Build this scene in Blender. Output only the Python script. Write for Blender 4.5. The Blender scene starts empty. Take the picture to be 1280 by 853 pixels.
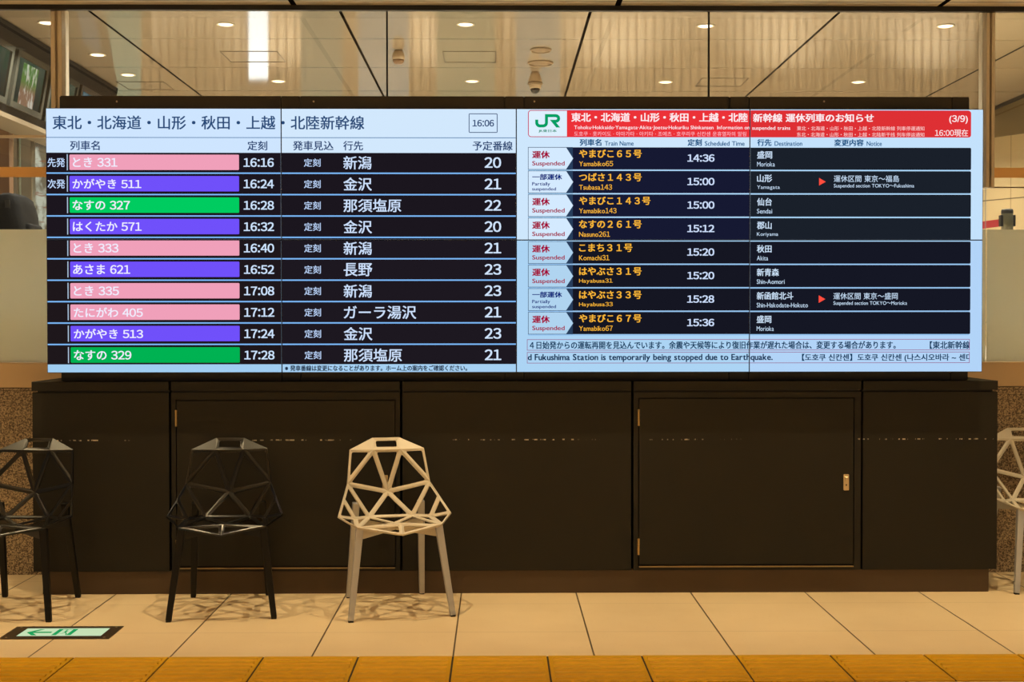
import bpy, bmesh, math, random
from mathutils import Vector, Matrix
random.seed(7)
S = bpy.context.scene
COL = S.collection

# ------------------------------------------------------------------ camera, world, exposure
FPX = 1600.0
YAW, PITCH, ROLL = 18/1600.0, 26.5/1600.0, 0.0006
CAMZ = 1.43
fw = Vector((math.sin(YAW)*math.cos(PITCH), math.cos(YAW)*math.cos(PITCH), -math.sin(PITCH)))
rt = Vector((math.cos(YAW), -math.sin(YAW), 0))
up = rt.cross(fw)
q = Matrix.Rotation(ROLL, 3, fw)
rt, up = q @ rt, q @ up
cam_d = bpy.data.cameras.new('camera'); cam = bpy.data.objects.new('camera', cam_d); COL.objects.link(cam)
m = Matrix((rt, up, -fw)).transposed().to_4x4(); m.translation = (0, 0, CAMZ)
cam.matrix_world = m
cam_d.sensor_width = 36; cam_d.lens = FPX/1280*36; cam_d.clip_start = 0.05; cam_d.clip_end = 200
S.camera = cam
S.view_settings.view_transform = 'Standard'; S.view_settings.look = 'None'
S.view_settings.gamma = 1; S.view_settings.use_curve_mapping = False
S.view_settings.exposure = 0.0

def hit(px, py, Y):
    d = fw + rt*((px-640)/FPX) + up*((426.5-py)/FPX)
    return Vector((0, 0, CAMZ)) + d*(Y/d.y)
def hitz(px, py, z):
    d = fw + rt*((px-640)/FPX) + up*((426.5-py)/FPX)
    return Vector((0, 0, CAMZ)) + d*((z-CAMZ)/d.z)

W = bpy.data.worlds.new('world'); S.world = W; W.use_nodes = True
W.node_tree.nodes['Background'].inputs[0].default_value = (1.0, 0.80, 0.56, 1)
W.node_tree.nodes['Background'].inputs[1].default_value = 0.21

NEAR_SPOT_W, NEAR_SPOT_COL = 152, (1.0, 0.77, 0.42)
FAR_SPOT_W, FAR_SPOT_COL = 138, (1.0, 0.93, 0.80)
FLOOR2 = 1.15          # floor level of the hall behind the glass
CEIL, CEIL2 = 3.18, 3.65

# ------------------------------------------------------------------ helpers
def lin(c):
    c = c/255.0
    return c/12.92 if c <= .04045 else ((c+.055)/1.055)**2.4
def rgb(r, g, b): return (lin(r), lin(g), lin(b), 1)
_m = {}
def mat(name, col, rough=.5, metal=0.0, spec=.5, bump=0, bscale=200, vary=0, vscale=4):
    if name in _m: return _m[name]
    M = bpy.data.materials.new(name); M.use_nodes = True; nt = M.node_tree
    b = nt.nodes['Principled BSDF']
    b.inputs['Base Color'].default_value = col; b.inputs['Roughness'].default_value = rough
    b.inputs['Metallic'].default_value = metal; b.inputs['Specular IOR Level'].default_value = spec
    if bump or vary:
        g = nt.nodes.new('ShaderNodeNewGeometry')
        n = nt.nodes.new('ShaderNodeTexNoise'); n.inputs['Scale'].default_value = bscale if bump else vscale
        n.inputs['Detail'].default_value = 3
        nt.links.new(g.outputs['Position'], n.inputs['Vector'])
        if bump:
            bp = nt.nodes.new('ShaderNodeBump'); bp.inputs['Strength'].default_value = bump; bp.inputs['Distance'].default_value = .002
            nt.links.new(n.outputs['Fac'], bp.inputs['Height']); nt.links.new(bp.outputs['Normal'], b.inputs['Normal'])
        if vary:
            n2 = nt.nodes.new('ShaderNodeTexNoise'); n2.inputs['Scale'].default_value = vscale; n2.inputs['Detail'].default_value = 4
            nt.links.new(g.outputs['Position'], n2.inputs['Vector'])
            mx = nt.nodes.new('ShaderNodeMix'); mx.data_type = 'RGBA'
            mx.inputs[6].default_value = [c*(1-vary) for c in col[:3]]+[1]; mx.inputs[7].default_value = [min(1, c*(1+vary)) for c in col[:3]]+[1]
            nt.links.new(n2.outputs['Fac'], mx.inputs[0]); nt.links.new(mx.outputs[2], b.inputs['Base Color'])
    _m[name] = M; return M
def emis(name, col, strength=1.0):
    if name in _m: return _m[name]
    M = bpy.data.materials.new(name); M.use_nodes = True; nt = M.node_tree
    nt.nodes.remove(nt.nodes['Principled BSDF'])
    e = nt.nodes.new('ShaderNodeEmission'); e.inputs[0].default_value = col; e.inputs[1].default_value = strength
    nt.links.new(e.outputs[0], nt.nodes['Material Output'].inputs[0])
    _m[name] = M; return M

class NT:
    """tiny node-tree writer"""
    def __init__(s, name):
        s.M = bpy.data.materials.new(name); s.M.use_nodes = True; s.t = s.M.node_tree
        s.b = s.t.nodes['Principled BSDF']; s.out = s.t.nodes['Material Output']
        g = s.t.nodes.new('ShaderNodeNewGeometry'); sp = s.t.nodes.new('ShaderNodeSeparateXYZ')
        s.t.links.new(g.outputs['Position'], sp.inputs[0]); s.pos = g.outputs['Position']
        s.x, s.y, s.z = sp.outputs
    def math(s, op, a, b=0.0, c=0.0):
        n = s.t.nodes.new('ShaderNodeMath'); n.operation = op
        for i, v in enumerate((a, b, c)):
            if isinstance(v, (int, float)): n.inputs[i].default_value = v
            else: s.t.links.new(v, n.inputs[i])
        return n.outputs[0]
    def line(s, v, x0, period, half):                # 1 on lines at x0 + k*period
        d = s.math('PINGPONG', s.math('SUBTRACT', v, x0), period/2)
        return s.math('LESS_THAN', d, half)
    def mix(s, f, a, b):
        n = s.t.nodes.new('ShaderNodeMix'); n.data_type = 'RGBA'
        for i, v in ((0, f), (6, a), (7, b)):
            if isinstance(v, (int, float, tuple, list)): n.inputs[i].default_value = v
            else: s.t.links.new(v, n.inputs[i])
        return n.outputs[2]
    def noise(s, scale, detail=3, vec=None, mapping=None):
        n = s.t.nodes.new('ShaderNodeTexNoise'); n.inputs['Scale'].default_value = scale; n.inputs['Detail'].default_value = detail
        v = vec or s.pos
        if mapping:
            mp = s.t.nodes.new('ShaderNodeMapping'); mp.inputs['Scale'].default_value = mapping
            s.t.links.new(v, mp.inputs[0]); v = mp.outputs[0]
        s.t.links.new(v, n.inputs['Vector']); return n.outputs['Fac']
    def step(s, v, a, b):
        n = s.t.nodes.new('ShaderNodeMapRange'); n.inputs[1].default_value = a; n.inputs[2].default_value = b
        s.t.links.new(v, n.inputs[0]); return n.outputs[0]
    def set(s, name, v):
        if isinstance(v, (int, float, tuple)): s.b.inputs[name].default_value = v
        else: s.t.links.new(v, s.b.inputs[name])

def link(name, me, material=None, parent=None, loc=None):
    o = bpy.data.objects.new(name, me)
    if material is not None and me is not None: me.materials.append(material)
    COL.objects.link(o)
    if parent is not None: o.parent = parent
    if loc is not None: o.location = loc
    return o
def obj(name, bm, material, parent=None, smooth=False, loc=None):
    bmesh.ops.recalc_face_normals(bm, faces=bm.faces)
    me = bpy.data.meshes.new(name); bm.to_mesh(me); bm.free()
    if smooth:
        for p in me.polygons: p.use_smooth = True
    return link(name, me, material, parent, loc)
def tag(o, label, cat, group=None):
    o['label'] = label; o['category'] = cat
    if group: o['group'] = group
    return o
def empty(name, loc=(0, 0, 0), rz=0):
    o = bpy.data.objects.new(name, None); COL.objects.link(o); o.location = loc; o.rotation_euler.z = rz
    o.empty_display_size = .1; return o
def struct(o): o['kind'] = 'structure'; return o
def B(bm, x0, x1, y0, y1, z0, z1, bev=0, seg=1):
    r = bmesh.ops.create_cube(bm, size=1)
    vs = r['verts']
    for v in vs:
        v.co = Vector(((x0+x1)/2+v.co.x*(x1-x0), (y0+y1)/2+v.co.y*(y1-y0), (z0+z1)/2+v.co.z*(z1-z0)))
    if bev:
        es = list({e for v in vs for e in v.link_edges})
        bmesh.ops.bevel(bm, geom=es, offset=bev, segments=seg, affect='EDGES', profile=.5)
    return bm
def box(x0, x1, y0, y1, z0, z1, bev=0, seg=1): return B(bmesh.new(), x0, x1, y0, y1, z0, z1, bev, seg)
def cyl(bm, c, r0, r1, z0, z1, n=24):
    r = bmesh.ops.create_cone(bm, cap_ends=True, segments=n, radius1=r0, radius2=r1, depth=z1-z0)
    bmesh.ops.translate(bm, vec=Vector((c[0], c[1], (z0+z1)/2)), verts=r['verts']); return bm
def lathe(bm, prof, n=28, c=(0, 0, 0)):
    rings = []
    for r, z in prof:
        rings.append([bm.verts.new((c[0]+r*math.cos(2*math.pi*i/n), c[1]+r*math.sin(2*math.pi*i/n), c[2]+z)) for i in range(n)])
    for a, b in zip(rings, rings[1:]):
        for i in range(n): bm.faces.new((a[i], a[(i+1) % n], b[(i+1) % n], b[i]))
    bm.faces.new(rings[0]); bm.faces.new(rings[-1][::-1]); return bm
def beam(bm, a, b, w0, d0, w1, d1, side=None):
    """tapered rectangular bar from a to b"""
    a, b = Vector(a), Vector(b); t = (b-a).normalized()
    s = Vector(side) if side else (Vector((0, 1, 0)).cross(t))
    s = (s-t*s.dot(t)).normalized(); u = t.cross(s)
    vs = []
    for p, w, d in ((a, w0, d0), (b, w1, d1)):
        vs += [bm.verts.new(p+s*(sx*w/2)+u*(sy*d/2)) for sx, sy in ((-1, -1), (1, -1), (1, 1), (-1, 1))]
    bm.faces.new(vs[0:4][::-1]); bm.faces.new(vs[4:8])
    for i in range(4): bm.faces.new((vs[i], vs[(i+1) % 4], vs[4+(i+1) % 4], vs[4+i]))
    return bm
def bevel_all(bm, off, seg=1):
    bmesh.ops.bevel(bm, geom=list(bm.edges), offset=off, segments=seg, affect='EDGES', profile=.5)
    return bm

# ------------------------------------------------------------------ materials of the setting
def floor_mat():
    n = NT('cream stone floor tiles')
    base = n.mix(n.noise(3, 4), rgb(212, 190, 154), rgb(226, 206, 170))
    sp = n.step(n.noise(60, 5, mapping=(1, 2.5, 1)), .66, .72)
    base = n.mix(n.math('MULTIPLY', sp, .35), base, rgb(150, 118, 84))
    base = n.mix(n.step(n.noise(240, 2), .68, .74), base, rgb(196, 170, 136))
    lx = n.line(n.x, .41, .6, .0035)
    ly = n.line(n.y, 6.42, .5815, .0016)
    base = n.mix(n.math('MULTIPLY', ly, .55), base, rgb(110, 84, 56))
    base = n.mix(n.math('MULTIPLY', lx, .92), base, rgb(52, 40, 28))
    n.set('Base Color', base); n.set('Roughness', n.math('ADD', n.math('MULTIPLY', n.noise(8), .1), .30)); n.set('Specular IOR Level', .4)
    return n.M
def ceil_mat(name, x0, planks=True):
    n = NT(name)
    base = n.mix(n.noise(1.5, 2, mapping=(6, .3, 1)), rgb(164, 146, 122), rgb(172, 154, 130))
    if planks:
        base = n.mix(n.math('MULTIPLY', n.line(n.y, 10.16, 1.15, .008), .75), base, rgb(96, 74, 54))
    else:
        base = n.mix(n.noise(1.5), rgb(238, 220, 192), rgb(244, 228, 202))
        base = n.mix(n.math('MULTIPLY', n.line(n.y, 7.055, 1.2, .008), .75), base, rgb(60, 44, 30))
    j = n.line(n.x, x0, 1.8, .0115 if planks else .016)
    base = n.mix(j, base, rgb(20, 15, 11))
    n.set('Base Color', base); n.set('Roughness', .09 if planks else .3)
    n.set('Specular IOR Level', n.math('MULTIPLY', n.math('SUBTRACT', 1.0, j), .75 if planks else .4))
    return n.M
def granite_mat():
    n = NT('speckled brown granite')
    a = n.noise(150, 2); b = n.noise(95, 3)
    c = n.mix(n.step(a, .40, .60), rgb(94, 78, 60), rgb(186, 166, 136))
    c = n.mix(n.step(b, .56, .64), c, rgb(66, 52, 38))
    c = n.mix(n.math('MULTIPLY', n.line(n.z, .235, .8, .002), .6), c, rgb(56, 42, 28))
    n.set('Base Color', c); n.set('Roughness', .5)
    return n.M
def cabinet_mat(name='scuffed dark brown cabinet laminate', c0=rgb(28, 26, 21), c1=rgb(33, 30, 24)):
    n = NT(name)
    base = n.mix(n.noise(5, 3), c0, c1)
    # row of pale scuffs rubbed by the chair backs
    band = n.math('LESS_THAN', n.math('ABSOLUTE', n.math('SUBTRACT', n.z, n.math('ADD', .8015, n.math('MULTIPLY', n.noise(9, 1), .006)))), .0032)
    br = n.step(n.noise(70, 2, mapping=(1, 1, .2)), .56, .62)
    br2 = n.step(n.noise(2.3, 2, mapping=(1, 1, .2)), .44, .56)
    base = n.mix(n.math('MULTIPLY', n.math('MULTIPLY', band, br), n.math('MULTIPLY', br2, .75)), base, rgb(226, 216, 196))
    n.set('Base Color', base); n.set('Roughness', .55); n.set('Specular IOR Level', .3)
    bp = n.t.nodes.new('ShaderNodeBump'); bp.inputs['Strength'].default_value = .15; bp.inputs['Distance'].default_value = .001
    n.t.links.new(n.noise(420, 2), bp.inputs['Height']); n.t.links.new(bp.outputs[0], n.b.inputs['Normal'])
    return n.M
def glass_mat():
    M = bpy.data.materials.new('clear partition glass'); M.use_nodes = True; t = M.node_tree
    t.nodes.remove(t.nodes['Principled BSDF'])
    tr = t.nodes.new('ShaderNodeBsdfTransparent'); tr.inputs[0].default_value = (.97, .985, .97, 1)
    gl = t.nodes.new('ShaderNodeBsdfGlossy'); gl.inputs['Roughness'].default_value = .0
    fr = t.nodes.new('ShaderNodeFresnel'); fr.inputs[0].default_value = 1.45
    mx = t.nodes.new('ShaderNodeMixShader')
    t.links.new(fr.outputs[0], mx.inputs[0]); t.links.new(tr.outputs[0], mx.inputs[1]); t.links.new(gl.outputs[0], mx.inputs[2])
    t.links.new(mx.outputs[0], t.nodes['Material Output'].inputs[0]); return M
def film_mat():
    M = bpy.data.materials.new('frosted privacy film'); M.use_nodes = True; t = M.node_tree
    t.nodes.remove(t.nodes['Principled BSDF'])
    d = t.nodes.new('ShaderNodeBsdfDiffuse'); d.inputs[0].default_value = rgb(240, 248, 236)
    l = t.nodes.new('ShaderNodeBsdfTranslucent'); l.inputs[0].default_value = rgb(250, 254, 252)
    g = t.nodes.new('ShaderNodeBsdfGlossy'); g.inputs['Roughness'].default_value = .25
    a = t.nodes.new('ShaderNodeMixShader'); a.inputs[0].default_value = .5
    b = t.nodes.new('ShaderNodeMixShader'); b.inputs[0].default_value = .04
    t.links.new(d.outputs[0], a.inputs[1]); t.links.new(l.outputs[0], a.inputs[2])
    t.links.new(a.outputs[0], b.inputs[1]); t.links.new(g.outputs[0], b.inputs[2])
    t.links.new(b.outputs[0], t.nodes['Material Output'].inputs[0]); return M

CAB = cabinet_mat(); PLN = cabinet_mat('lighter brown plinth', rgb(74, 60, 46), rgb(82, 67, 51)); GLASS = glass_mat(); FILM = film_mat()  # plinth brown is lighter than the cabinet bodies
DARK = mat('matt black casing', rgb(46, 40, 34), .5, vary=.1)
BLACK = mat('black trim', rgb(20, 16, 13), .5)
ALU = mat('brushed aluminium', rgb(214, 202, 182), .45, .2)
STEEL = mat('stainless steel', rgb(196, 186, 166), .28, .9, vary=.08, vscale=12)
CREAM = mat('cream wall panel', rgb(214, 194, 160), .5, vary=.05)
SILL = mat('beige sill stone', rgb(214, 188, 152), .5, vary=.06)

# ------------------------------------------------------------------ setting
GY = 7.25      # glass plane
WX0, WX1 = -5.2, 5.4
struct(obj('floor', box(WX0, WX1, -3.0, 7.6, -.1, 0), floor_mat()))
struct(obj('ceiling', box(WX0, WX1, -3.0, 7.28, CEIL, CEIL+.1), ceil_mat('warm near ceiling panels', -1.13, False)))
struct(obj('trim_1', box(WX0, WX1, 7.15, 7.185, CEIL-.027, CEIL), BLACK))
struct(obj('wall_back', box(WX0, WX1, 7.19, 7.32, 0, 1.048), granite_mat()))
struct(obj('trim_2', box(WX0, WX1, 7.182, 7.33, 1.052, 1.19, .004), SILL))
struct(obj('trim_3', box(WX0, WX1, 7.2, 7.32, 1.0482, 1.0518), BLACK))
xl, xr = hit(75, 80, GY).x, hit(1233.5, 80, GY).x
xa, xb = hit(484, 80, GY).x, hit(886, 80, GY).x
edges = [WX0, xl, xa, xb, xr, WX1]
ORANGE = mat('orange safety stripe', rgb(240, 190, 122), .5)
z_st0, z_st1 = hit(1255, 222.5, GY).z, hit(1255, 210, GY).z
for i in range(5):
    a, b = edges[i]+.003, edges[i+1]-.003
    g = struct(obj('window_%d' % (i+1), box(a, b, GY-.005, GY+.005, 1.191, CEIL-.001), GLASS))
    obj('frosted_film', box(a, b, GY-.009, GY-.0065, 1.191, hit(20, 287, GY).z), FILM, g)
    if i in (0, 4): obj('safety_stripe', box(a, b, GY-.008, GY-.0065, z_st0, z_st1), ORANGE, g)
    if i in (1, 2):
        obj('glass_joint', box(b-.002, b+.007, GY-.008, GY+.008, 1.191, CEIL-.001), BLACK, g)
for k, (xm, w) in enumerate(((xl, .062), (xr, .048))):
    bm = bmesh.new(); zl = 1.191 if k == 0 else hit(1233, 234, 7.19).z
    B(bm, xm-w/2, xm-w*.12, 7.19, 7.31, zl, CEIL-.001, .002); B(bm, xm+w*.12, xm+w/2, 7.19, 7.31, zl, CEIL-.001, .002)
    B(bm, xm-w*.12, xm+w*.12, 7.22, 7.31, zl, CEIL-.001)
    struct(obj('trim_%d' % (4+k), bm, ALU))
zt = hit(30, 171, GY).z
struct(obj('trim_6', box(WX0, xl-.035, GY-.012, GY+.012, zt-.007, zt+.007), ALU))
zt = hit(1255, 234.5, GY).z
struct(obj('trim_7', box(xr-.03, WX1, GY-.01, GY+.01, zt-.003, zt+.003), mat('grey glass edge', rgb(110, 92, 66), .4)))

# hall behind the glass (floor there is higher)
struct(obj('floor_far', box(-6, 6.4, 7.34, 15, FLOOR2-.12, FLOOR2), mat('far hall floor', rgb(206, 196, 176), .35, vary=.05)))
struct(obj('ceiling_far', box(-4.6, 5.17, 7.33, 13.6, CEIL2, CEIL2+.08), ceil_mat('glossy far ceiling', -1.13)))
def far_wall_mat():
    n = NT('cream far wall cladding')
    base = n.mix(n.noise(1.2, 2, mapping=(3, 1, .2)), rgb(200, 182, 156), rgb(214, 196, 170))
    base = n.mix(n.math('MULTIPLY', n.line(n.x, .05, .095, .011), .9), base, rgb(96, 76, 56))
    n.set('Base Color', base); n.set('Roughness', .35); return n.M
struct(obj('wall_far', box(-4.4, 5.1, 13.6, 13.7, FLOOR2, CEIL2), far_wall_mat()))
def right_wall_mat():
    n = NT('cream wall cladding panels')
    base = n.mix(n.noise(2), rgb(206, 180, 134), rgb(216, 192, 146))
    base = n.mix(n.math('MULTIPLY', n.line(n.x, 5.38, .19, .003), .5), base, rgb(120, 94, 60))
    base = n.mix(n.math('MULTIPLY', n.line(n.z, 2.70, 1.3, .006), .8), base, rgb(70, 54, 34))
    n.set('Base Color', base); n.set('Roughness', .3); return n.M
def oblique(bm, t0, t1, z0, z1, th):
    p = Vector((5.24, 13.6, 0)); d = Vector((.54, -.84, 0)).normalized(); nrm = Vector((-d.y, d.x, 0))
    if nrm.y > 0: nrm = -nrm
    q4 = [p+d*t0+nrm*th, p+d*t1+nrm*th, p+d*t1-nrm*.1, p+d*t0-nrm*.1]
    lo = [bm.verts.new((v.x, v.y, z0)) for v in q4]; hi = [bm.verts.new((v.x, v.y, z1)) for v in q4]
    bm.faces.new(lo[::-1]); bm.faces.new(hi)
    for i in range(4): bm.faces.new((lo[i], lo[(i+1) % 4], hi[(i+1) % 4], hi[i]))
    return bm
struct(obj('wall_right', oblique(bmesh.new(), -1.2, 2.4, FLOOR2, 4.4, 0), right_wall_mat()))
struct(obj('trim_8', oblique(bmesh.new(), -1.2, 2.4, 3.36, 4.2, .06), mat('dark olive bulkhead', rgb(124, 106, 74), .25)))
struct(obj('trim_9', box(5.17, 5.2, 7.34, 13.8, CEIL2-.03, CEIL2+.08), BLACK))

# ------------------------------------------------------------------ cabinets under the video wall
CY0, CY1 = 6.666, 7.14                 # front and back of the bodies
def cx(px): return hit(px, 610, CY0).x
def cz(py): return hit(640, py, CY0).z
zb, zt_ = cz(713.5), cz(490.5)        # carcass bottom / top
zs0, zs1 = cz(488), cz(476.8)         # top slab
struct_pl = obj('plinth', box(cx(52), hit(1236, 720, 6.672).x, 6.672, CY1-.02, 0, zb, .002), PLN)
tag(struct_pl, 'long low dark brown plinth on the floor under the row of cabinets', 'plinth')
units = [(41, 211.5, None, 'plain end cabinet at the left, partly behind the cropped black chair', 'dark brown'),
         (214.5, 500, (220, 495, 499.5, 710, 481.5), 'cabinet with a hinged door behind the middle black chair and light chair', 'dark brown'),
         (503, 789, None, 'plain middle cabinet without door, right of the light grey chair', 'dark brown'),
         (792, 1076, (797.5, 1068, 497.5, 709.5, 1057.5), 'cabinet with a hinged door and lock, no chair in front', 'dark brown'),
         (1078.5, 1246.5, None, 'plain narrow end cabinet at the right end of the row', 'dark brown')]
HINGE = mat('brass hinge', rgb(190, 160, 105), .35, .7)
LOCK = mat('satin nickel lock', rgb(216, 196, 160), .35, .6)
for (a, b, door, lab, c) in units:
    t = empty('cabinet', (cx((a+b)/2), (CY0+CY1)/2, zb)); O = Vector(t.location)
    tag(t, c+' '+lab, 'cabinet', 'dark cabinets under the video wall')
    def pt(name, bm, material, parent, smooth=False):
        if parent is t: bmesh.ops.translate(bm, vec=-O, verts=bm.verts)
        else: bmesh.ops.translate(bm, vec=-O, verts=bm.verts)
        return obj(name, bm, material, parent, smooth)
    X0, X1 = cx(a), cx(b)
    bm = bmesh.new()
    if door:
        d0, d1, zd1, zd0 = cx(door[0]), cx(door[1]), cz(door[2]), cz(door[3])
        B(bm, X0, d0, CY0, CY0+.02, zb, zt_); B(bm, d1, X1, CY0, CY0+.02, zb, zt_)
        B(bm, d0, d1, CY0, CY0+.02, zd1, zt_); B(bm, d0, d1, CY0, CY0+.02, zb, zd0)
        B(bm, X0, X1, CY0+.022, CY1, zb, zt_)
    else:
        B(bm, X0, X1, CY0, CY1, zb, zt_, .0015)
    pt('carcass', bm, CAB, t)
    pt('top_slab', box(X0 if a > 60 else cx(40.5), X1, CY0-.004, CY1, zs0, zs1, .0015), CAB, t)
    ra = .02 if a < 60 else .0; rb = .02 if b > 1200 else .0
    pt('recess_strip', box(X0+ra, X1-rb, CY0+.02, CY1, zt_, zs0), BLACK, t)
    if door:
        g = .0055
        dr = pt('door', box(d0+g, d1-g, CY0-.001, CY0+.0195, zd0+.011, zd1-g, .001), CAB, t)
        pt('door_edge', box(d0+g, d1-g, CY0-.012, CY0+.001, zd0-.001, zd0+.0045), mat('door edge highlight', rgb(150, 128, 92), .4, .5), t)  # pale strip painted as the highlight along the door's bottom edge
        for yy in ((513, 533.5), (675, 695)):
            za, zb2 = cz(yy[1]-.8), cz(yy[0]-.8)
            hb = bmesh.new(); cyl(hb, (d0+.003, CY0-.004), .006, .006, za, zb2, 12)
            for f in (.33, .66): cyl(hb, (d0+.003, CY0-.004), .0068, .0068, za+(zb2-za)*f-.0015, za+(zb2-za)*f+.0015, 12)
            pt('hinge', hb, HINGE, dr)
        lx, lz = cx(door[4]), cz(604)
        lk = pt('lock', box(lx-.0145, lx+.0145, CY0-.006, CY0-.001, lz-.0425, lz+.0425, .004, 2), LOCK, dr)
        kb = bmesh.new(); B(kb, lx-.008, lx+.008, CY0-.013, CY0-.006, lz+.006, lz+.028, .003)
        pt('latch_button', kb, LOCK, lk)
        kb = bmesh.new(); B(kb, lx-.003, lx+.003, CY0-.0075, CY0-.0055, lz-.018, lz-.009)
        pt('keyhole', kb, BLACK, lk)

# dark casing that carries the displays
KY = 6.70
k0, k1 = hit(75, 470, 6.74).x, hit(1211.5, 470, 6.74).x
t = empty('video_wall_casing', ((k0+k1)/2, 6.9, zs1)); O = Vector(t.location)
tag(t, 'matt black casing standing on the cabinets and carrying the display panels', 'stand')
ztop = hit(640, 120.5, 6.74).z
cuts = [75, 351.5, 375, 631, 655, 912, 936.5, 1190, 1211.5]
for a, b in zip(cuts, cuts[1:]):
    bm = box(hit(a, 128, 6.74).x+.002, hit(b, 128, 6.74).x-.002, 6.74, 6.76, zs1, ztop, .001); bmesh.ops.translate(bm, vec=-O, verts=bm.verts)
    obj('front_plate', bm, DARK, t)
bm = box(k0, k1, 6.761, 7.10, zs1, ztop-.002); bmesh.ops.translate(bm, vec=-O, verts=bm.verts)
obj('body', bm, DARK, t)
for px_ in (146, 392, 668, 1030):
    bm = bmesh.new(); c = hit(px_, 127, 6.74); bmesh.ops.create_uvsphere(bm, u_segments=10, v_segments=6, radius=.005, matrix=Matrix.Translation((c.x, 6.739, c.z)))
    bmesh.ops.translate(bm, vec=-O, verts=bm.verts); obj('screw', bm, ALU, t)

# ------------------------------------------------------------------ the eight display panels
SY = 6.60
def sx(px): return hit(px, 204, SY).x
def sz(py): return hit(640, py, SY).z
XL, XR = sx(57.4), sx(1229)
XS = [XL, sx(351.6), sx(645.4), sx(937.3), XR]
ZT, ZM, ZB = sz(135.8), sz(300.2), sz(465.8)
ZS = [ZB, ZM, ZT]
HOUS = mat('blue black display bezel', rgb(22, 28, 48), .4)
lay_eps = .0008
panel_lab = {
 (0, 1): 'upper left end display panel with the line title and train bars from 16:16',
 (1, 1): 'upper display panel with the 16:06 clock box over platform numbers 20 to 22',
 (2, 1): 'upper display panel with the green and white railway logo and red banner beginning',
 (3, 1): 'upper right end display panel with red banner reading (3/9) and 16:00',
 (0, 0): 'lower left end display panel with train bars for 16:40 to 17:28',
 (1, 0): 'lower display panel with destinations, platform numbers and small footnote strip',
 (2, 0): 'lower display panel with badges for 15:20 to 15:36 and both ticker beginnings',
 (3, 0): 'lower right end display panel with rounded dark rows and Korean ticker text end'}
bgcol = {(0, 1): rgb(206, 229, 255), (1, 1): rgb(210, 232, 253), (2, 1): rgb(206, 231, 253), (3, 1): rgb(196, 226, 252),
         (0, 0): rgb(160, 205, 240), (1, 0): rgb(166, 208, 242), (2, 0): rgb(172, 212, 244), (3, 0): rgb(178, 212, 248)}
SCR = {}
for j in (1, 0):
    for i in range(4):
        x0, x1, z0, z1 = XS[i], XS[i+1], ZS[j], ZS[j+1]
        t = empty('display_panel', ((x0+x1)/2, SY, z0))
        tag(t, panel_lab[(i, j)], 'display panel', 'display panels of the departure board')
        O = Vector(t.location)
        bm = box(x0+.0003, x1-.0003, SY+.001, SY+.13, z0+.0003, z1-.0003, .0008); bmesh.ops.translate(bm, vec=-O, verts=bm.verts)
        obj('housing', bm, HOUS, t)
        bz = .0028
        bm = box(x0+bz, x1-bz, SY, SY+.0012, z0+bz, z1-bz); bmesh.ops.translate(bm, vec=-O, verts=bm.verts)
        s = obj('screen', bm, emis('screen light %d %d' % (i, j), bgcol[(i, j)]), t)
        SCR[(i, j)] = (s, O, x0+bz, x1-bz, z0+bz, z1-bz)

def screen_piece(name, bm, col, layer):
    """bm lies in the x-z plane in world units; cut along the panel edges and hand each piece to its screen"""
    if len(bm.verts) == 0: return
    M = emis('screen colour %d %d %d' % tuple(int(round(255*(c**(1/2.2)))) for c in col[:3]), col)
    xs = [v.co.x for v in bm.verts]; zs = [v.co.z for v in bm.verts]
    bx0, bx1, bz0, bz1 = min(xs), max(xs), min(zs), max(zs)
    for (i, j), (s, O, x0, x1, z0, z1) in SCR.items():
        if bx1 <= x0 or bx0 >= x1 or bz1 <= z0 or bz0 >= z1: continue
        c = bm.copy()
        for co, no, need in (((x0, 0, 0), (-1, 0, 0), bx0 < x0), ((x1, 0, 0), (1, 0, 0), bx1 > x1), ((0, 0, z0), (0, 0, -1), bz0 < z0), ((0, 0, z1), (0, 0, 1), bz1 > z1)):
            if need: bmesh.ops.bisect_plane(c, geom=list(c.verts)+list(c.edges)+list(c.faces), plane_co=co, plane_no=no, clear_outer=True)
        if len(c.faces) == 0: c.free(); continue
        for v in c.verts: v.co = Vector((v.co.x-O.x, -layer*lay_eps, v.co.z-O.z))
        me = bpy.data.meshes.new(name); c.to_mesh(me); c.free()
        link(name, me, M, s)
    bm.free()
def poly(pts):
    bm = bmesh.new()
    bm.faces.new([bm.verts.new((sx(x), 0, sz(y))) for x, y in pts]); return bm
def rrect(x0, x1, y0, y1, r=0, corners='1111', n=5):
    pts = []
    for k, (cx_, cy_, a0) in enumerate(((x0+r, y0+r, 180), (x1-r, y0+r, 270), (x1-r, y1-r, 0), (x0+r, y1-r, 90))):
        if r and corners[k] == '1':
            for q_ in range(n+1):
                a = math.radians(a0+90*q_/n); pts.append((cx_+r*math.cos(a), cy_+r*math.sin(a)))
        else:
            pts.append(((x0, y0), (x1, y0), (x1, y1), (x0, y1))[k])
    return pts
def R(name, x0, x1, y0, y1, col, layer=1, r=0, corners='1111'): screen_piece(name, poly(rrect(x0, x1, y0, y1, r, corners)), rgb(*col), layer)
def frame(name, x0, x1, y0, y1, w, col, layer=1, r=0, corners='1111'):
    a = rrect(x0, x1, y0, y1, r, corners); b = rrect(x0+w, x1-w, y0+w, y1-w, max(r-w, .01) if r else 0, corners)
    bm = bmesh.new()
    A = [bm.verts.new((sx(x), 0, sz(y))) for x, y in a]; Bv = [bm.verts.new((sx(x), 0, sz(y))) for x, y in b]
    for i in range(len(A)): bm.faces.new((A[i], A[(i+1) % len(A)], Bv[(i+1) % len(A)], Bv[i]))
    screen_piece(name, bm, rgb(*col), layer)
_dg = None
_gl = {}
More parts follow.
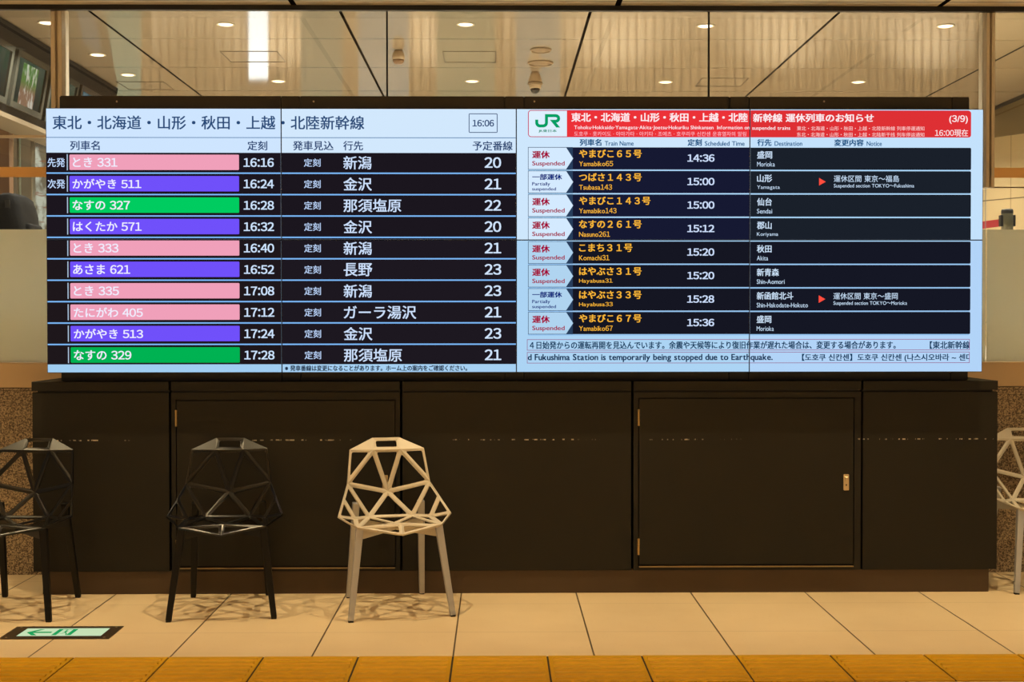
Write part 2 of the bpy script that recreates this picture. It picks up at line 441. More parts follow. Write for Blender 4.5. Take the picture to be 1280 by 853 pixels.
def glyph(ch):
    """outline of one character: (vertices, faces), in ems"""
    if ch not in _gl:
        c = bpy.data.curves.new('lettering', 'FONT'); c.body = ch; c.fill_mode = 'FRONT'; c.resolution_u = 3
        o = bpy.data.objects.new('lettering', c); COL.objects.link(o)
        bpy.context.view_layer.update()
        me = bpy.data.meshes.new_from_object(o.evaluated_get(bpy.context.evaluated_depsgraph_get()))
        _gl[ch] = ([(v.co.x, v.co.y) for v in me.vertices], [tuple(p.vertices) for p in me.polygons])
        bpy.data.objects.remove(o); bpy.data.curves.remove(c); bpy.data.meshes.remove(me)
    return _gl[ch]
def text_bm(s, bold):
    bm = bmesh.new(); pen = 0.0
    for ch in s:
        if ch == ' ': pen += .31; continue
        if ch in '\u3000': pen += 1; continue
        g = chr(ord(ch)+0xFEE0) if (ch.isascii() and (ch.isdigit() or ch == ':')) else ch      # the wide form has the plain sans shapes of the board
        vs, fs = glyph(g)
        if not vs: pen += .3; continue
        x0, x1 = min(v[0] for v in vs), max(v[0] for v in vs)
        if ch.isascii() and ch.isdigit(): adv = .60; off = pen+.30-(x0+x1)/2
        elif ch == ':': adv = .30; off = pen+.15-(x0+x1)/2
        elif ch == '·': adv = .26; off = pen+.13-(x0+x1)/2
        elif ch.isascii(): adv = (x1-x0)+.085; off = pen+.0425-x0
        else:
            adv = .55 if ch == ' ' else (1.0 if ord(ch) < 0xAC00 or ord(ch) > 0xD7A3 else .92); off = pen
        for dx, dy in ((-1, -.6), (1, -.6), (1, .6), (-1, .6)):              # heavier weight: the outline struck four times
            V = [bm.verts.new((x+off+dx*bold, y+dy*bold, 0)) for x, y in vs]
            for f in fs: bm.faces.new([V[i] for i in f])
        pen += adv
    return bm
_tc = {}
def T(s, x0, x1, y0, y1, col, bold=.012, layer=4, name='lettering', clip=None):
    key = (s, bold)
    if key not in _tc: _tc[key] = text_bm(s, bold)
    bm = _tc[key].copy()
    xs = [v.co.x for v in bm.verts]; ys = [v.co.y for v in bm.verts]
    a0, a1, b0, b1 = min(xs), max(xs), min(ys), max(ys)
    X0, X1, Z0, Z1 = sx(x0), sx(x1), sz(y1), sz(y0)
    for v in bm.verts:
        v.co = Vector((X0+(v.co.x-a0)/(a1-a0)*(X1-X0), 0, Z0+(v.co.y-b0)/(b1-b0)*(Z1-Z0)))
    if clip is not None:
        for px_, no in ((clip[0], -1), (clip[1], 1)):
            bmesh.ops.bisect_plane(bm, geom=list(bm.verts)+list(bm.edges)+list(bm.faces), plane_co=(sx(px_), 0, 0), plane_no=(no, 0, 0), clear_outer=True)
    screen_piece(name, bm, rgb(*col), layer)

# ---- left board
NAVY = (38, 66, 112); LINE = (126, 186, 250); WHT = (206, 228, 255); PINK = (240, 160, 186); VIO = (112, 80, 250); GRN = (0, 204, 96)
T('東北・北海道・山形・秋田・上越・北陸新幹線', 66.2, 455.6, 145, 162.6, (40, 74, 120), 0.016, name='line_title')
R('header_rule', 57, 645.4, 172, 172.9, (84, 124, 170), 1)
frame('clock_box', 586, 622, 142, 166.2, .9, (34, 62, 104), 2, 1.5)
T('16:06', 590.6, 617.6, 150, 158.4, NAVY, 0.024, name='clock_time')
for s, a, b in (('列車名', 88, 125), ('定刻', 309.5, 334.3), ('発車見込', 366.3, 417), ('行先', 429.2, 454), ('予定番線', 590.8, 640.8)):
    T(s, a, b, 176.6, 188.4, NAVY, 0.018, name='column_heading')
rows = [('とき 331', 91.3, 147, PINK, '16:16', '新潟', 464.3, '20'), ('かがやき 511', 90.8, 176.8, VIO, '16:24', '金沢', 464.8, '21'),
        ('なすの 327', 90.8, 162.5, GRN, '16:28', '那須塩原', 501.5, '22'), ('はくたか 571', 91, 177, VIO, '16:32', '金沢', 464.8, '20'),
        ('とき 333', 91.8, 148, PINK, '16:40', '新潟', 464.5, '21'), ('あさま 621', 91.2, 162.6, VIO, '16:52', '長野', 465, '23'),
        ('とき 335', 92, 148.5, PINK, '17:08', '新潟', 464.5, '23'), ('たにがわ 405', 91.8, 178.3, PINK, '17:12', 'ガーラ湯沢', 520, '21'),
        ('かがやき 513', 91.8, 178.5, VIO, '17:24', '金沢', 465, '23'), ('なすの 329', 91.8, 163.8, (0, 178, 82), '17:28', '那須塩原', 502, '21')]
for i, (nm, a, b, col, tm, de, db, tr) in enumerate(rows):
    y = 193.75+26.69*i; sh = .15*i
    y0 = 191.4 if i == 0 else y-3.2; y1 = y+22.3 if i < 9 else 455.3
    if 3 == i: y1 = y+22.3
    dk = (28, 22, 30) if i < 4 else (30, 23, 27)
    R('timetable_row', 57, 351.6, y0, y1, dk, 1)
    R('timetable_row', 351.6, 645.0, y0, y1, (27, 22, 30) if i < 4 else (29, 24, 32), 1)
    if i < 9: R('row_rule', 57, 644.6, y+22.3, y+24.0, LINE, 2)
    R('bar_tick', 83.6, 84.8, y-.3, y+19.6, (176, 200, 226), 2)
    R('train_name_bar', 87, 298.8, y, y+19.2, col, 2, 1.2)
    T(nm, a-sh*.5, b-sh*.5, y+3.6, y+15.8, (240, 238, 255), .016, name='train_name')
    T(tm, 304.5, 342.4, y+4.3, y+15.4, WHT, .02, name='departure_time')
    T('定刻', 380, 400.8, y+4.9, y+15.1, (184, 208, 246), .012, name='status_text')
    T(de, 429.3, db, y+1.8, y+18.3, (206, 226, 255), .012, name='destination_name')
    T(tr, 605.7, 626.4, y+3.0, y+16.4, (210, 230, 255), .018, name='platform_number')
T('先発', 59.6, 81.4, 198, 209.4, (190, 214, 250), .014, name='status_text')
T('次発', 59.6, 81.4, 224.7, 236.1, (190, 214, 250), .014, name='status_text')
T('※発車番線は変更になることがあります。ホーム上の案内をご確認ください。', 355.4, 583.8, 456.6, 463.8, (22, 40, 66), 0.032, name='footnote')

# ---- right board
RED = (236, 50, 56); RED2 = (222, 48, 52)
R('banner', 660, 1213.5, 137.6, 171.5, (200, 40, 84), 1, 4)
R('banner', 708.8, 937, 138.4, 171.0, RED, 2)
R('banner', 937, 1213.5, 138.2, 171.4, RED2, 2, 3, '0110')
R('logo_plate', 661, 708.6, 138.6, 170.6, (222, 240, 255), 2, 3, '1001')
GJR = (0, 158, 100)
def stroke(pts, w):
    """constant-width ribbon along a polyline, in photograph units of the board"""
    bm = bmesh.new(); L = []; n = len(pts)
    for i in range(n):
        p = Vector(pts[i]); a = Vector(pts[max(i-1, 0)]); b = Vector(pts[min(i+1, n-1)])
        d1 = (p-a).normalized() if i else (b-p).normalized(); d2 = (b-p).normalized() if i < n-1 else d1
        t = (d1+d2).normalized(); nr = Vector((-t.y, t.x)); k = 1/max(.35, nr.dot(Vector((-d1.y, d1.x))))
        L.append((p+nr*w/2*k, p-nr*w/2*k))
    V = [(bm.verts.new((sx(a.x), 0, sz(a.y))), bm.verts.new((sx(b.x), 0, sz(b.y)))) for a, b in L]
    for (a, b), (c, d) in zip(V, V[1:]): bm.faces.new((a, b, d, c))
    return bm
def arc(cx_, cy_, r, a0, a1, n=6): return [(cx_+r*math.cos(math.radians(a0+(a1-a0)*i/n)), cy_+r*math.sin(math.radians(a0+(a1-a0)*i/n))) for i in range(n+1)]
w = 3.75
screen_piece('logo', stroke([(670.9, 149.7), (670.9, 153.5)]+arc(674.9, 153.5, 4, 180, 90)[1:]+arc(679.1, 153.5, 4, 90, 0)+[(683.1, 144.65), (694, 144.65)]+arc(694.8, 148.2, 3.5, -90, 90)+[(690.6, 151.7)], w), rgb(*GJR), 3)
screen_piece('logo', poly([(687.3, 149.9), (692.3, 149.9), (700.2, 159.5), (695.3, 159.5)]), rgb(*GJR), 3.4)
T('JR東日本', 673.1, 695.9, 161.9, 166.0, (0, 140, 110), .02, name='logo_text')
WH2 = (255, 236, 240)
T('東北・北海道・山形・秋田・上越・北陸', 714, 934.6, 141, 152.4, WH2, .028, name='banner_title')
T('新幹線 運休列車のお知らせ', 941, 1091.8, 141.6, 152.6, WH2, .028, name='banner_title')
T('Tohoku·Hokkaido·Yamagata·Akita·Joetsu·Hokuriku Shinkansen  Information on', 717.6, 936.8, 157, 163, WH2, .008, name='banner_text')
T('suspended trains', 940, 987.5, 157.6, 163.5, WH2, .008, name='banner_text')
T('도호쿠 · 홋카이도 · 야마가타 · 아키타 · 조에츠 · 호쿠리쿠 신칸센 운휴열차의 알림', 717.6, 932.5, 164.4, 170.2, (255, 176, 188), .008, name='banner_text')
T('東北・北海道・山形・秋田・上越・北陸新幹線 列車停運通知', 995.8, 1155, 157.5, 163, (255, 206, 206), .003, name='banner_text')
T('东北・北海道・山形・秋田・上越・北陆新干线 列车停运通知', 995.8, 1155, 165.3, 170.8, (255, 206, 206), .003, name='banner_text')
T('(3/9)', 1186, 1209.2, 143.6, 154.4, (255, 232, 234), .022, name='page_number')
T('16:00現在', 1168.2, 1209.6, 161.2, 170.2, (255, 232, 234), .01, name='update_time')
HB = (22, 84, 132)
for s, a, b, s2, a2, b2 in (('列車名', 724.5, 751.8, 'Train Name', 755.8, 792), ('定刻', 859.3, 877.2, 'Scheduled Time', 880.8, 930.6),
                            ('行先', 946.3, 964.2, 'Destination', 968, 1002.6), ('変更内容', 1042.4, 1079.3, 'Notice', 1083, 1102)):
    T(s, a, b, 173.8, 182.4, HB, 0.034, name='column_heading')
    T(s2, a2, b2, 176.4, 182.2, (30, 94, 142), 0.018, name='column_heading')
MAR = (164, 0, 56); NV2 = (0, 34, 124); ORG = (252, 184, 56); TW = (206, 224, 255)
data = [(0, 'やまびこ６５号', 802, 'Yamabiko65', 766.3, '14:36', '盛岡', 965, 'Morioka', 968.4, None),
        (1, 'つばさ１４３号', 802, 'Tsubasa143', 765, '15:00', '山形', 965, 'Yamagata', 974.6, ('運休区間 東京～福島', 1123.8, 'Suspended section TOKYO～Fukushima', 1142.6)),
        (0, 'やまびこ１４３号', 813, 'Yamabiko143', 770.6, '15:00', '仙台', 964.8, 'Sendai', 965.2, None),
        (0, 'なすの２６１号', 802, 'Nasuno261', 762.5, '15:12', '郡山', 964.6, 'Koriyama', 972.8, None),
        (0, 'こまち３１号', 790.5, 'Komachi31', 761.8, '15:20', '秋田', 964.6, 'Akita', 960.2, None),
        (0, 'はやぶさ３１号', 802, 'Hayabusa31', 765.8, '15:20', '新青森', 974, 'Shin-Aomori', 981, None),
        (1, 'はやぶさ３３号', 802, 'Hayabusa33', 766, '15:28', '新函館北斗', 992, 'Shin-Hakodate-Hokuto', 1010.2, ('運休区間 東京～盛岡', 1122.6, 'Suspended section TOKYO～Morioka', 1134.3)),
        (0, 'やまびこ６７号', 802, 'Yamabiko67', 766, '15:36', '盛岡', 964.5, 'Morioka', 967.6, None)]
for i, (part, jn, jx, en, ex, tm, de, dx, den, dex, note) in enumerate(data):
    y = 184.5+29.43*i; top = i < 4
    y1 = y+27.3
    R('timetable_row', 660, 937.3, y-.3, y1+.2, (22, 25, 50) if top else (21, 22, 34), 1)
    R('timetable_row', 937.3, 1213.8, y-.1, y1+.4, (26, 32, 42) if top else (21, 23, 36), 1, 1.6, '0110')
    R('row_rule', 660, 1212, y1+.35, y1+1.9, (170, 214, 250) if top else (150, 196, 240), 2)
    R('row_edge', 660, 716, y-.5, y1+.5, (40, 62, 92), 2)
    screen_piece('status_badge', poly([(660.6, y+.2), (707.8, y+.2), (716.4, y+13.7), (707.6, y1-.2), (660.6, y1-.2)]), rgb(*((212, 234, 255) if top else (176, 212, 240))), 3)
    if part:
        T('一部運休', 665.2, 702.6, y+3.6, y+11.2, NV2, .036, name='status_text')
        T('Partially', 665.1, 687.6, y+14, y+19.4, NV2, .016, name='status_text')
        T('suspended', 665.1, 695, y+20.4, y+25.6, NV2, .016, name='status_text')
    else:
        T('運休', 665.2, 687.2, y+4.2, y+13.7, MAR, .036, name='status_text')
        T('Suspended', 665.2, 705.8, y+17, y+24.2, MAR, .018, name='status_text')
    T(jn, 723.8, jx, y+2.6, y+12.9, ORG, .024, name='train_name')
    T(en, 723.8, ex, y+16.8, y+23.4, ORG, .007, name='train_name')
    T(tm, 859.1, 893, y+8.4, y+17.7, TW, .024, name='departure_time')
    T(de, 946.2, dx, y+4.2, y+13.8, (204, 226, 250), .018, name='destination_name')
    T(den, 946.2, dex, y+17.8, y+23.6, (196, 220, 246), .003, name='destination_name')
    if note:
        screen_piece('notice_arrow', poly([(1023.8, y+8.4), (1032.1, y+13.2), (1023.8, y+18)]), rgb(255, 78, 62), 3)
        T(note[0], 1042.2, note[1], y+5.1, y+13.6, (200, 224, 250), .003, name='notice_text')
        T(note[2], 1042.2, note[3], y+15.9, y+21.8, (200, 224, 250), .002, name='notice_text')
TK = (12, 56, 92)
for a, b in ((424.4, 438.4), (440.4, 454.5)):
    frame('ticker_frame', 658.6, 1213.2, a, b, .7, (150, 84, 128), 2)
T('４日始発からの運転再開を見込んでいます。余震や天候等により復旧作業が遅れた場合は、変更する場合があります。', 662, 1120.5, 426.8, 436.6, TK, .026, name='ticker_text')
T('【東北新幹線】', 1163, 1217, 427, 436.8, TK, .026, name='ticker_text', clip=(1100, 1212.4))
T('d Fukushima Station is temporarily being stopped due to Earthquake.', 659.6, 966.4, 442.8, 453, (10, 44, 80), .026, name='ticker_text')
T('【도호쿠 신칸센】도호쿠 신칸센 (나스시오바라 ~ 센다', 1003, 1217, 442.8, 453, TK, .026, name='ticker_text', clip=(900, 1212.4))

# ------------------------------------------------------------------ lattice chairs
BLK = mat('black powder coated metal', rgb(9, 8, 7), .28, .0, .42)
BLK_L = mat('black painted chair leg', rgb(8, 7, 6), .5, spec=.3)
LGT = mat('light grey painted metal', rgb(198, 190, 174), .42, .0, .45, vary=.05, vscale=30)
LGT_L = mat('silver aluminium chair leg', rgb(184, 186, 192), .42, .3, vary=.08, vscale=30)
FOOT = mat('dark rubber foot', rgb(30, 26, 22), .7)
def chair_shell():
    n = {}
    def P(k, x, y, z):
        n[k+'+'] = Vector((x, y, z)); n[k+'-'] = Vector((-x, y, z))
    P('T', .070, .252, .820); P('L', .192, .205, .768); P('u', .070, .205, .764); P('M', .212, .140, .603)
    P('B', .110, .085, .438); P('A', .282, -.060, .468); P('F', .205, -.212, .433)
    for k, v in (('C', (0, .182, .552)), ('S', (0, -.050, .424)), ('G', (0, -.236, .450)), ('E', (0, -.286, .404))): n[k] = Vector(v)
    n['K+'] = n['M+'].lerp(n['A+'], .46); n['K-'] = n['M-'].lerp(n['A-'], .46)
    n['N+'] = n['B+'].lerp(n['A+'], .46)+Vector((.0, -.02, -.008)); n['N-'] = Vector((-n['N+'].x, n['N+'].y, n['N+'].z))
    bm = bmesh.new(); V = {k: bm.verts.new(v) for k, v in n.items()}
    holes, solid = [], []
    def f(lst, *ks): lst.append(bm.faces.new([V[k] for k in ks]))
    slot = bm.faces.new([V[k] for k in ('T-', 'T+', 'u+', 'u-')])
    f(holes, 'u-', 'u+', 'C'); f(holes, 'C', 'B+', 'B-'); f(holes, 'B-', 'B+', 'S')
    for s in '+-':
        f(solid, 'T'+s, 'L'+s, 'u'+s)
        f(holes, 'u'+s, 'L'+s, 'M'+s); f(holes, 'u'+s, 'M'+s, 'C'); f(holes, 'C', 'M'+s, 'B'+s)
        f(holes, 'M'+s, 'K'+s, 'N'+s, 'B'+s); f(holes, 'K'+s, 'A'+s, 'N'+s)
        f(holes, 'N'+s, 'A'+s, 'F'+s); f(holes, 'B'+s, 'N'+s, 'F'+s); f(holes, 'B'+s, 'F'+s, 'S')
        f(holes, 'S', 'F'+s, 'G'); f(holes, 'G', 'F'+s, 'E')
    bmesh.ops.recalc_face_normals(bm, faces=bm.faces)
    bmesh.ops.inset_individual(bm, faces=holes, thickness=.0122, use_even_offset=True)
    bmesh.ops.inset_individual(bm, faces=[slot], thickness=.017, use_even_offset=True)
    inner = [h for h in holes if h.is_valid]+[slot]
    # round the hole corners a little
    hv = list({v for h in inner for v in h.verts})
    bmesh.ops.delete(bm, geom=inner, context='FACES_ONLY')
    bmesh.ops.bevel(bm, geom=hv, offset=.009, offset_type='OFFSET', segments=2, affect='VERTICES', profile=.5)
    me = bpy.data.meshes.new('shell'); bm.to_mesh(me); bm.free()
    o = bpy.data.objects.new('shell', me); COL.objects.link(o)
    sd = o.modifiers.new('s', 'SOLIDIFY'); sd.thickness = .011; sd.offset = 0; sd.use_even_offset = True; sd.use_quality_normals = True; sd.thickness_clamp = 1
    bv = o.modifiers.new('b', 'BEVEL'); bv.width = .0022; bv.segments = 2; bv.limit_method = 'ANGLE'; bv.angle_limit = math.radians(40)
    bpy.context.view_layer.update()
    out = bpy.data.meshes.new_from_object(o.evaluated_get(bpy.context.evaluated_depsgraph_get()))
    bpy.data.objects.remove(o); out.name = 'shell'
    return out
SHELL = chair_shell()
LEGS = [((-.192, -.195, .430), (-.246, -.275, .0)), ((.192, -.195, .430), (.246, -.275, .0)),
        ((-.166, .150, .505), (-.190, .262, .0)), ((.166, .150, .505), (.190, .262, .0))]
def leg_mesh(k):
    a, b = LEGS[k]; bm = bmesh.new()
    beam(bm, a, Vector(b)+Vector((0, 0, .006)), .036, .030, .027, .023, side=(1, 0, 0)); bevel_all(bm, .003, 2)
    bmesh.ops.recalc_face_normals(bm, faces=bm.faces)
    me = bpy.data.meshes.new('leg'); bm.to_mesh(me); bm.free(); return me
def foot_mesh(k):
    b = LEGS[k][1]; bm = box(b[0]-.0125, b[0]+.0125, b[1]-.0105, b[1]+.0105, 0, .009, .002)
    me = bpy.data.meshes.new('rubber_foot'); bm.to_mesh(me); bm.free(); return me
def bracket_mesh(k):
    a = Vector(LEGS[k][0]) if k < 2 else Vector((LEGS[k][0][0]*1.04, .163, .436)); c = Vector((0, -.055, .412)); bm = bmesh.new()
    t = c-a; t.z = 0; t.normalize(); s = Vector((-t.y, t.x, 0))*.007
    p = [a+Vector((0, 0, -.004))-t*.012, a+Vector((0, 0, -.052))-t*.008, a+Vector((0, 0, -.052))+t*.02, c+Vector((0, 0, -.016)), c]
    A = [bm.verts.new(v+s) for v in p]; Bv = [bm.verts.new(v-s) for v in p]
    bm.faces.new(A); bm.faces.new(Bv[::-1])
    for i in range(5): bm.faces.new((A[i], A[(i+1) % 5], Bv[(i+1) % 5], Bv[i]))
    bmesh.ops.recalc_face_normals(bm, faces=bm.faces)
    me = bpy.data.meshes.new('leg_bracket'); bm.to_mesh(me); bm.free(); return me
LM, FM, BM_ = [leg_mesh(k) for k in range(4)], [foot_mesh(k) for k in range(4)], [bracket_mesh(k) for k in range(4)]
def with_mat(me, M):
    c = me.copy(); c.materials.clear(); c.materials.append(M); return c
def chair(x, y, rot, label, shell_m, leg_m):
    t = empty('lattice_chair', (x, y, 0), math.radians(rot)); tag(t, label, 'chair', 'lattice chairs along the cabinets')
    link('shell', with_mat(SHELL, shell_m), None, t)
    for k in range(4):
        l = link('leg', with_mat(LM[k], leg_m), None, t)
        link('rubber_foot', with_mat(FM[k], FOOT), None, l)
        link('leg_bracket', with_mat(BM_[k], shell_m), None, t)
    return t
chair(-2.362, 6.345, -2, 'black metal lattice chair cut off by the left edge of the frame', BLK, BLK_L)
chair(-1.348, 6.355, 7, 'black metal lattice chair standing whole in front of the left cabinet door', BLK, BLK_L)
chair(-.520, 6.360, 13.5, 'light grey metal lattice chair in front of the cabinets beside a black chair', LGT, LGT_L)
chair(2.935, 6.89, 2, 'light grey metal lattice chair at the right edge, beyond the cabinet row', LGT, LGT_L)

# ------------------------------------------------------------------ floor things
# yellow tactile paving
YEL = mat('yellow tactile tile', rgb(202, 154, 0), .45, spec=.25, vary=.10, vscale=9)
ords = ['leftmost', 'second', 'third', 'fourth', 'fifth', 'sixth', 'seventh', 'eighth', 'ninth', 'tenth', 'eleventh', 'twelfth']
def tactile():
    bm = box(.004, .396, -.398, -.003, .0005, .004)
    for k in range(6):
        yc = -.052-k*.0595
        v = [(-.014, .004), (-.008, .009), (.008, .009), (.014, .004)]
        A = [bm.verts.new((.02, yc+a, z)) for a, z in v]; Bq = [bm.verts.new((.38, yc+a, z)) for a, z in v]
        for i in range(4): bm.faces.new((A[i], A[(i+1) % 4], Bq[(i+1) % 4], Bq[i]))
        bm.faces.new(A[::-1]); bm.faces.new(Bq)
    bmesh.ops.recalc_face_normals(bm, faces=bm.faces)
    me = bpy.data.meshes.new('tactile_block'); bm.to_mesh(me); bm.free(); me.materials.append(YEL); return me
TAC = tactile()
tx0 = -.19-.4*5
for k in range(12):
    o = link('tactile_paving_block', TAC, None, None, (tx0+.4*k, 5.41, 0))
    w_ = ords[k]+(' ' if k == 0 else ' from left ')
    tag(o, ('leftmost ' if k == 0 else 'rightmost ' if k == 11 else '')+'yellow ribbed tactile paving block'+('' if k in (0, 11) else ', '+ords[k]+' from the left')+' in the floor strip', 'paving block', 'yellow tactile paving blocks along the floor front')
struct(obj('trim_10', box(tx0-.4, tx0+.4*12, 5.012, 5.408, .0001, .0006), mat('dark joint between tactile blocks', rgb(40, 28, 10), .8)))

# floor exit light
def FP(px, py): return hitz(px, py, .004)
a_, b_ = FP(20.3, 783.3), FP(154, 783.3); c_, d_ = FP(136, 798.8), FP(0, 798.2)
ex0, ex1, ey0, ey1 = (a_.x+d_.x)/2, (b_.x+c_.x)/2, (c_.y+d_.y)/2, (a_.y+b_.y)/2
t = empty('floor_exit_light', ((ex0+ex1)/2, (ey0+ey1)/2, 0)); O = Vector(t.location)
tag(t, 'lit green arrow exit sign in a dark metal frame set into the floor', 'exit sign')
hx, hy = (ex1-ex0)/2, (ey1-ey0)/2
ix0, ix1, iy0, iy1 = -hx+.062, hx-.052, -hy+.045, hy-.035
bm = bmesh.new(); B(bm, -hx, ix0, -hy, hy, 0, .004, .001); B(bm, ix1, hx, -hy, hy, 0, .004, .001)
B(bm, ix0, ix1, -hy, iy0, 0, .004); B(bm, ix0, ix1, iy1, hy, 0, .004)
obj('frame', bm, mat('dark bronze frame', rgb(74, 62, 46), .4, .5), t)
for sx_ in (-1, 1):
    for sy_ in (-1, 1):
        bm = cyl(bmesh.new(), (sx_*(hx-.028), sy_*(hy-.02)), .006, .005, .0038, .0052, 12); obj('screw', bm, STEEL, t)
pn = obj('lit_panel', box(ix0, ix1, iy0, iy1, .0005, .003), emis('floor sign light', rgb(206, 232, 188), .92), t)
GS = emis('floor sign green', rgb(36, 168, 96), .85)
def flat(name, pts, M, z=.0034):
    bm = bmesh.new(); bm.faces.new([bm.verts.new((x, y, z)) for x, y in pts]); return obj(name, bm, M, pn)
W_, H_ = ix1-ix0, iy1-iy0
def q2(u, v): return (ix0+u*W_, iy0+v*H_)
bm = bmesh.new()
bm.faces.new([bm.verts.new((*q2(u, v), .0034)) for u, v in ((.06, .48), (.17, .86), (.23, .86), (.15, .57), (.15, .39), (.23, .10), (.17, .10))])
bm.faces.new([bm.verts.new((*q2(u, v), .0034)) for u, v in ((.14, .40), (.36, .40), (.36, .56), (.14, .56))])
obj('arrow', bm, GS, pn)
bm = bmesh.new()
for pl in (((.40, .12), (.455, .12), (.455, .9), (.40, .9)), ((.575, .12), (.63, .12), (.63, .9), (.575, .9)),
           ((.455, .84), (.575, .84), (.575, .9), (.455, .9))):
    bm.faces.new([bm.verts.new((*q2(u, v), .0034)) for u, v in pl])
# running figure in the doorway
for (u0, v0), (u1, v1), w_ in (((.515, .66), (.525, .44), .026), ((.525, .46), (.555, .32), .016), ((.555, .32), (.57, .14), .014), ((.523, .46), (.50, .32), .016), ((.50, .32), (.465, .28), .014), ((.512, .63), (.55, .54), .012), ((.514, .63), (.475, .58), .012)):
    d = Vector((u1-u0, v1-v0)); nn = Vector((-d.y, d.x)).normalized()*w_*.5
    bm.faces.new([bm.verts.new((*q2(u, v), .0036)) for u, v in ((u0+nn.x, v0+nn.y), (u1+nn.x, v1+nn.y), (u1-nn.x, v1-nn.y), (u0-nn.x, v0-nn.y))])
bm.faces.new([bm.verts.new((*q2(.51+.016*math.cos(a), .75+.055*math.sin(a)), .0036)) for a in [i*math.pi/5 for i in range(10)]])
obj('exit_pictogram', bm, GS, pn)

# ------------------------------------------------------------------ lamps
LENS = emis('lit downlight lens', (1.0, .84, .62, 1), 3.0)
RING = mat('cream downlight ring', rgb(230, 214, 186), .4)
LENS2 = emis('recessed dark-light lens', (1.0, .76, .42, 1), .7)
def downlight(x, y, z, label, group, power, col, spot=115, blend=.6, r=.06, lens=None):
    t = empty('recessed_downlight', (x, y, z)); tag(t, label, 'ceiling light', group)
    bm = bmesh.new(); lathe(bm, [(r+.012, 0), (r+.012, -.004), (r+.004, -.006), (r, -.004), (r, 0)], 28); obj('ring', bm, RING, t, True)
    bm = bmesh.new(); lathe(bm, [(r*.98, -.001), (r*.9, -.004), (r*.4, -.007)], 28); obj('lens', bm, lens or LENS, t, True)
    l = bpy.data.lights.new('downlight', 'SPOT'); l.energy = power; l.color = col; l.spot_size = math.radians(spot); l.spot_blend = blend; l.shadow_soft_size = .013
    lo = bpy.data.objects.new('downlight_lamp', l); COL.objects.link(lo); lo.parent = t; lo.location = (0, 0, -.03)
for x in (-4.19, -3.09, -1.99, -.89, .21, 1.31, 2.41, 3.51):
    downlight(x, 6.2, CEIL, 'small round warm downlight in the near ceiling above the chairs', 'near ceiling downlights', NEAR_SPOT_W, NEAR_SPOT_COL, 58, .85, .055, LENS2)
for x, y in [(x, y) for y in (-.6, 2.6) for x in (-3.3, -1.1, 1.1, 3.3)]:  # unseen lamps added so the floor bounces light to the near ceiling
    downlight(x, y, CEIL, 'unseen downlight added in the near ceiling to bounce light off the open floor', 'added bounce lights over the open floor', NEAR_SPOT_W*4.2, NEAR_SPOT_COL, 80, .8, .055, LENS2)
far = []
for px_, py_, lab in ((59, 29, 'leftmost, beside the left window post'), (282, 31, 'in the front row above the line title'), (582, 31, 'in the front row left of the centre'), (882, 33, 'in the front row above the red banner'), (1182, 33, 'in the front row near the right window post'),
                      (122, 69, 'above the left sign box, middle depth'), (160, 94, 'nearest the end of the left sign box'), (348, 102, 'low in the back row at left'), (590, 102, 'low in the back row near the hatch'), (832, 103, 'low in the back row right of the dome camera'), (1073, 103, 'low in the back row at right')):
    p = hitz(px_, py_, CEIL2-.004)
    downlight(p.x, p.y, CEIL2, 'small round lit downlight '+lab, 'downlights in the ceiling behind glass', FAR_SPOT_W, FAR_SPOT_COL, 125, .8, .056)

for k, x in enumerate((-3.8, -2.0, -.2, 1.6, 3.4, 4.9)):
    downlight(x, 8.0, CEIL2, 'unseen downlight added close behind the glass to brighten the frosted film', 'added lights behind the frosted film', FAR_SPOT_W*1.6, FAR_SPOT_COL, 125, .8, .056)  # lamp row added out of view to brighten the frosted film
    downlight(x-.35, 12.95, CEIL2, 'unseen downlight added behind the display casing to brighten the far walls', 'added lights for the far walls', FAR_SPOT_W, FAR_SPOT_COL, 125, .8, .056)  # hidden lamp row added to light the far and right walls

# ------------------------------------------------------------------ ceiling things behind the glass
BEIGE = mat('beige plastic', rgb(196, 172, 140), .45)
SMOKE = mat('dark dome glass', rgb(40, 34, 28), .12)
p = hitz(669, 90, CEIL2); t = empty('dome_camera', (p.x, p.y, CEIL2)); tag(t, 'beige security camera with a dark dome hanging below the far ceiling', 'camera')
obj('housing', lathe(bmesh.new(), [(.030, 0), (.042, -.02), (.060, -.075), (.062, -.095), (.058, -.10), (.052, -.14), (.046, -.15)], 24), BEIGE, t, True)
obj('collar', lathe(bmesh.new(), [(.063, -.092), (.067, -.095), (.067, -.116), (.061, -.119)], 24), mat('dark beige collar', rgb(140, 118, 90), .5), t, True)
obj('dome', lathe(bmesh.new(), [(.044, -.148), (.042, -.165), (.032, -.183), (.016, -.192)], 24), SMOKE, t, True)
p = hitz(498, 63, CEIL2); t = empty('smoke_detector', (p.x, p.y, CEIL2)); tag(t, 'beige round detector under the far ceiling left of the hatch', 'detector')
obj('body', lathe(bmesh.new(), [(.030, 0), (.044, -.02), (.052, -.05), (.050, -.078)], 24), BEIGE, t, True)
obj('sensor_cap', lathe(bmesh.new(), [(.048, -.078), (.044, -.098), (.030, -.112)], 24), mat('brown detector cap', rgb(150, 116, 86), .45), t, True)
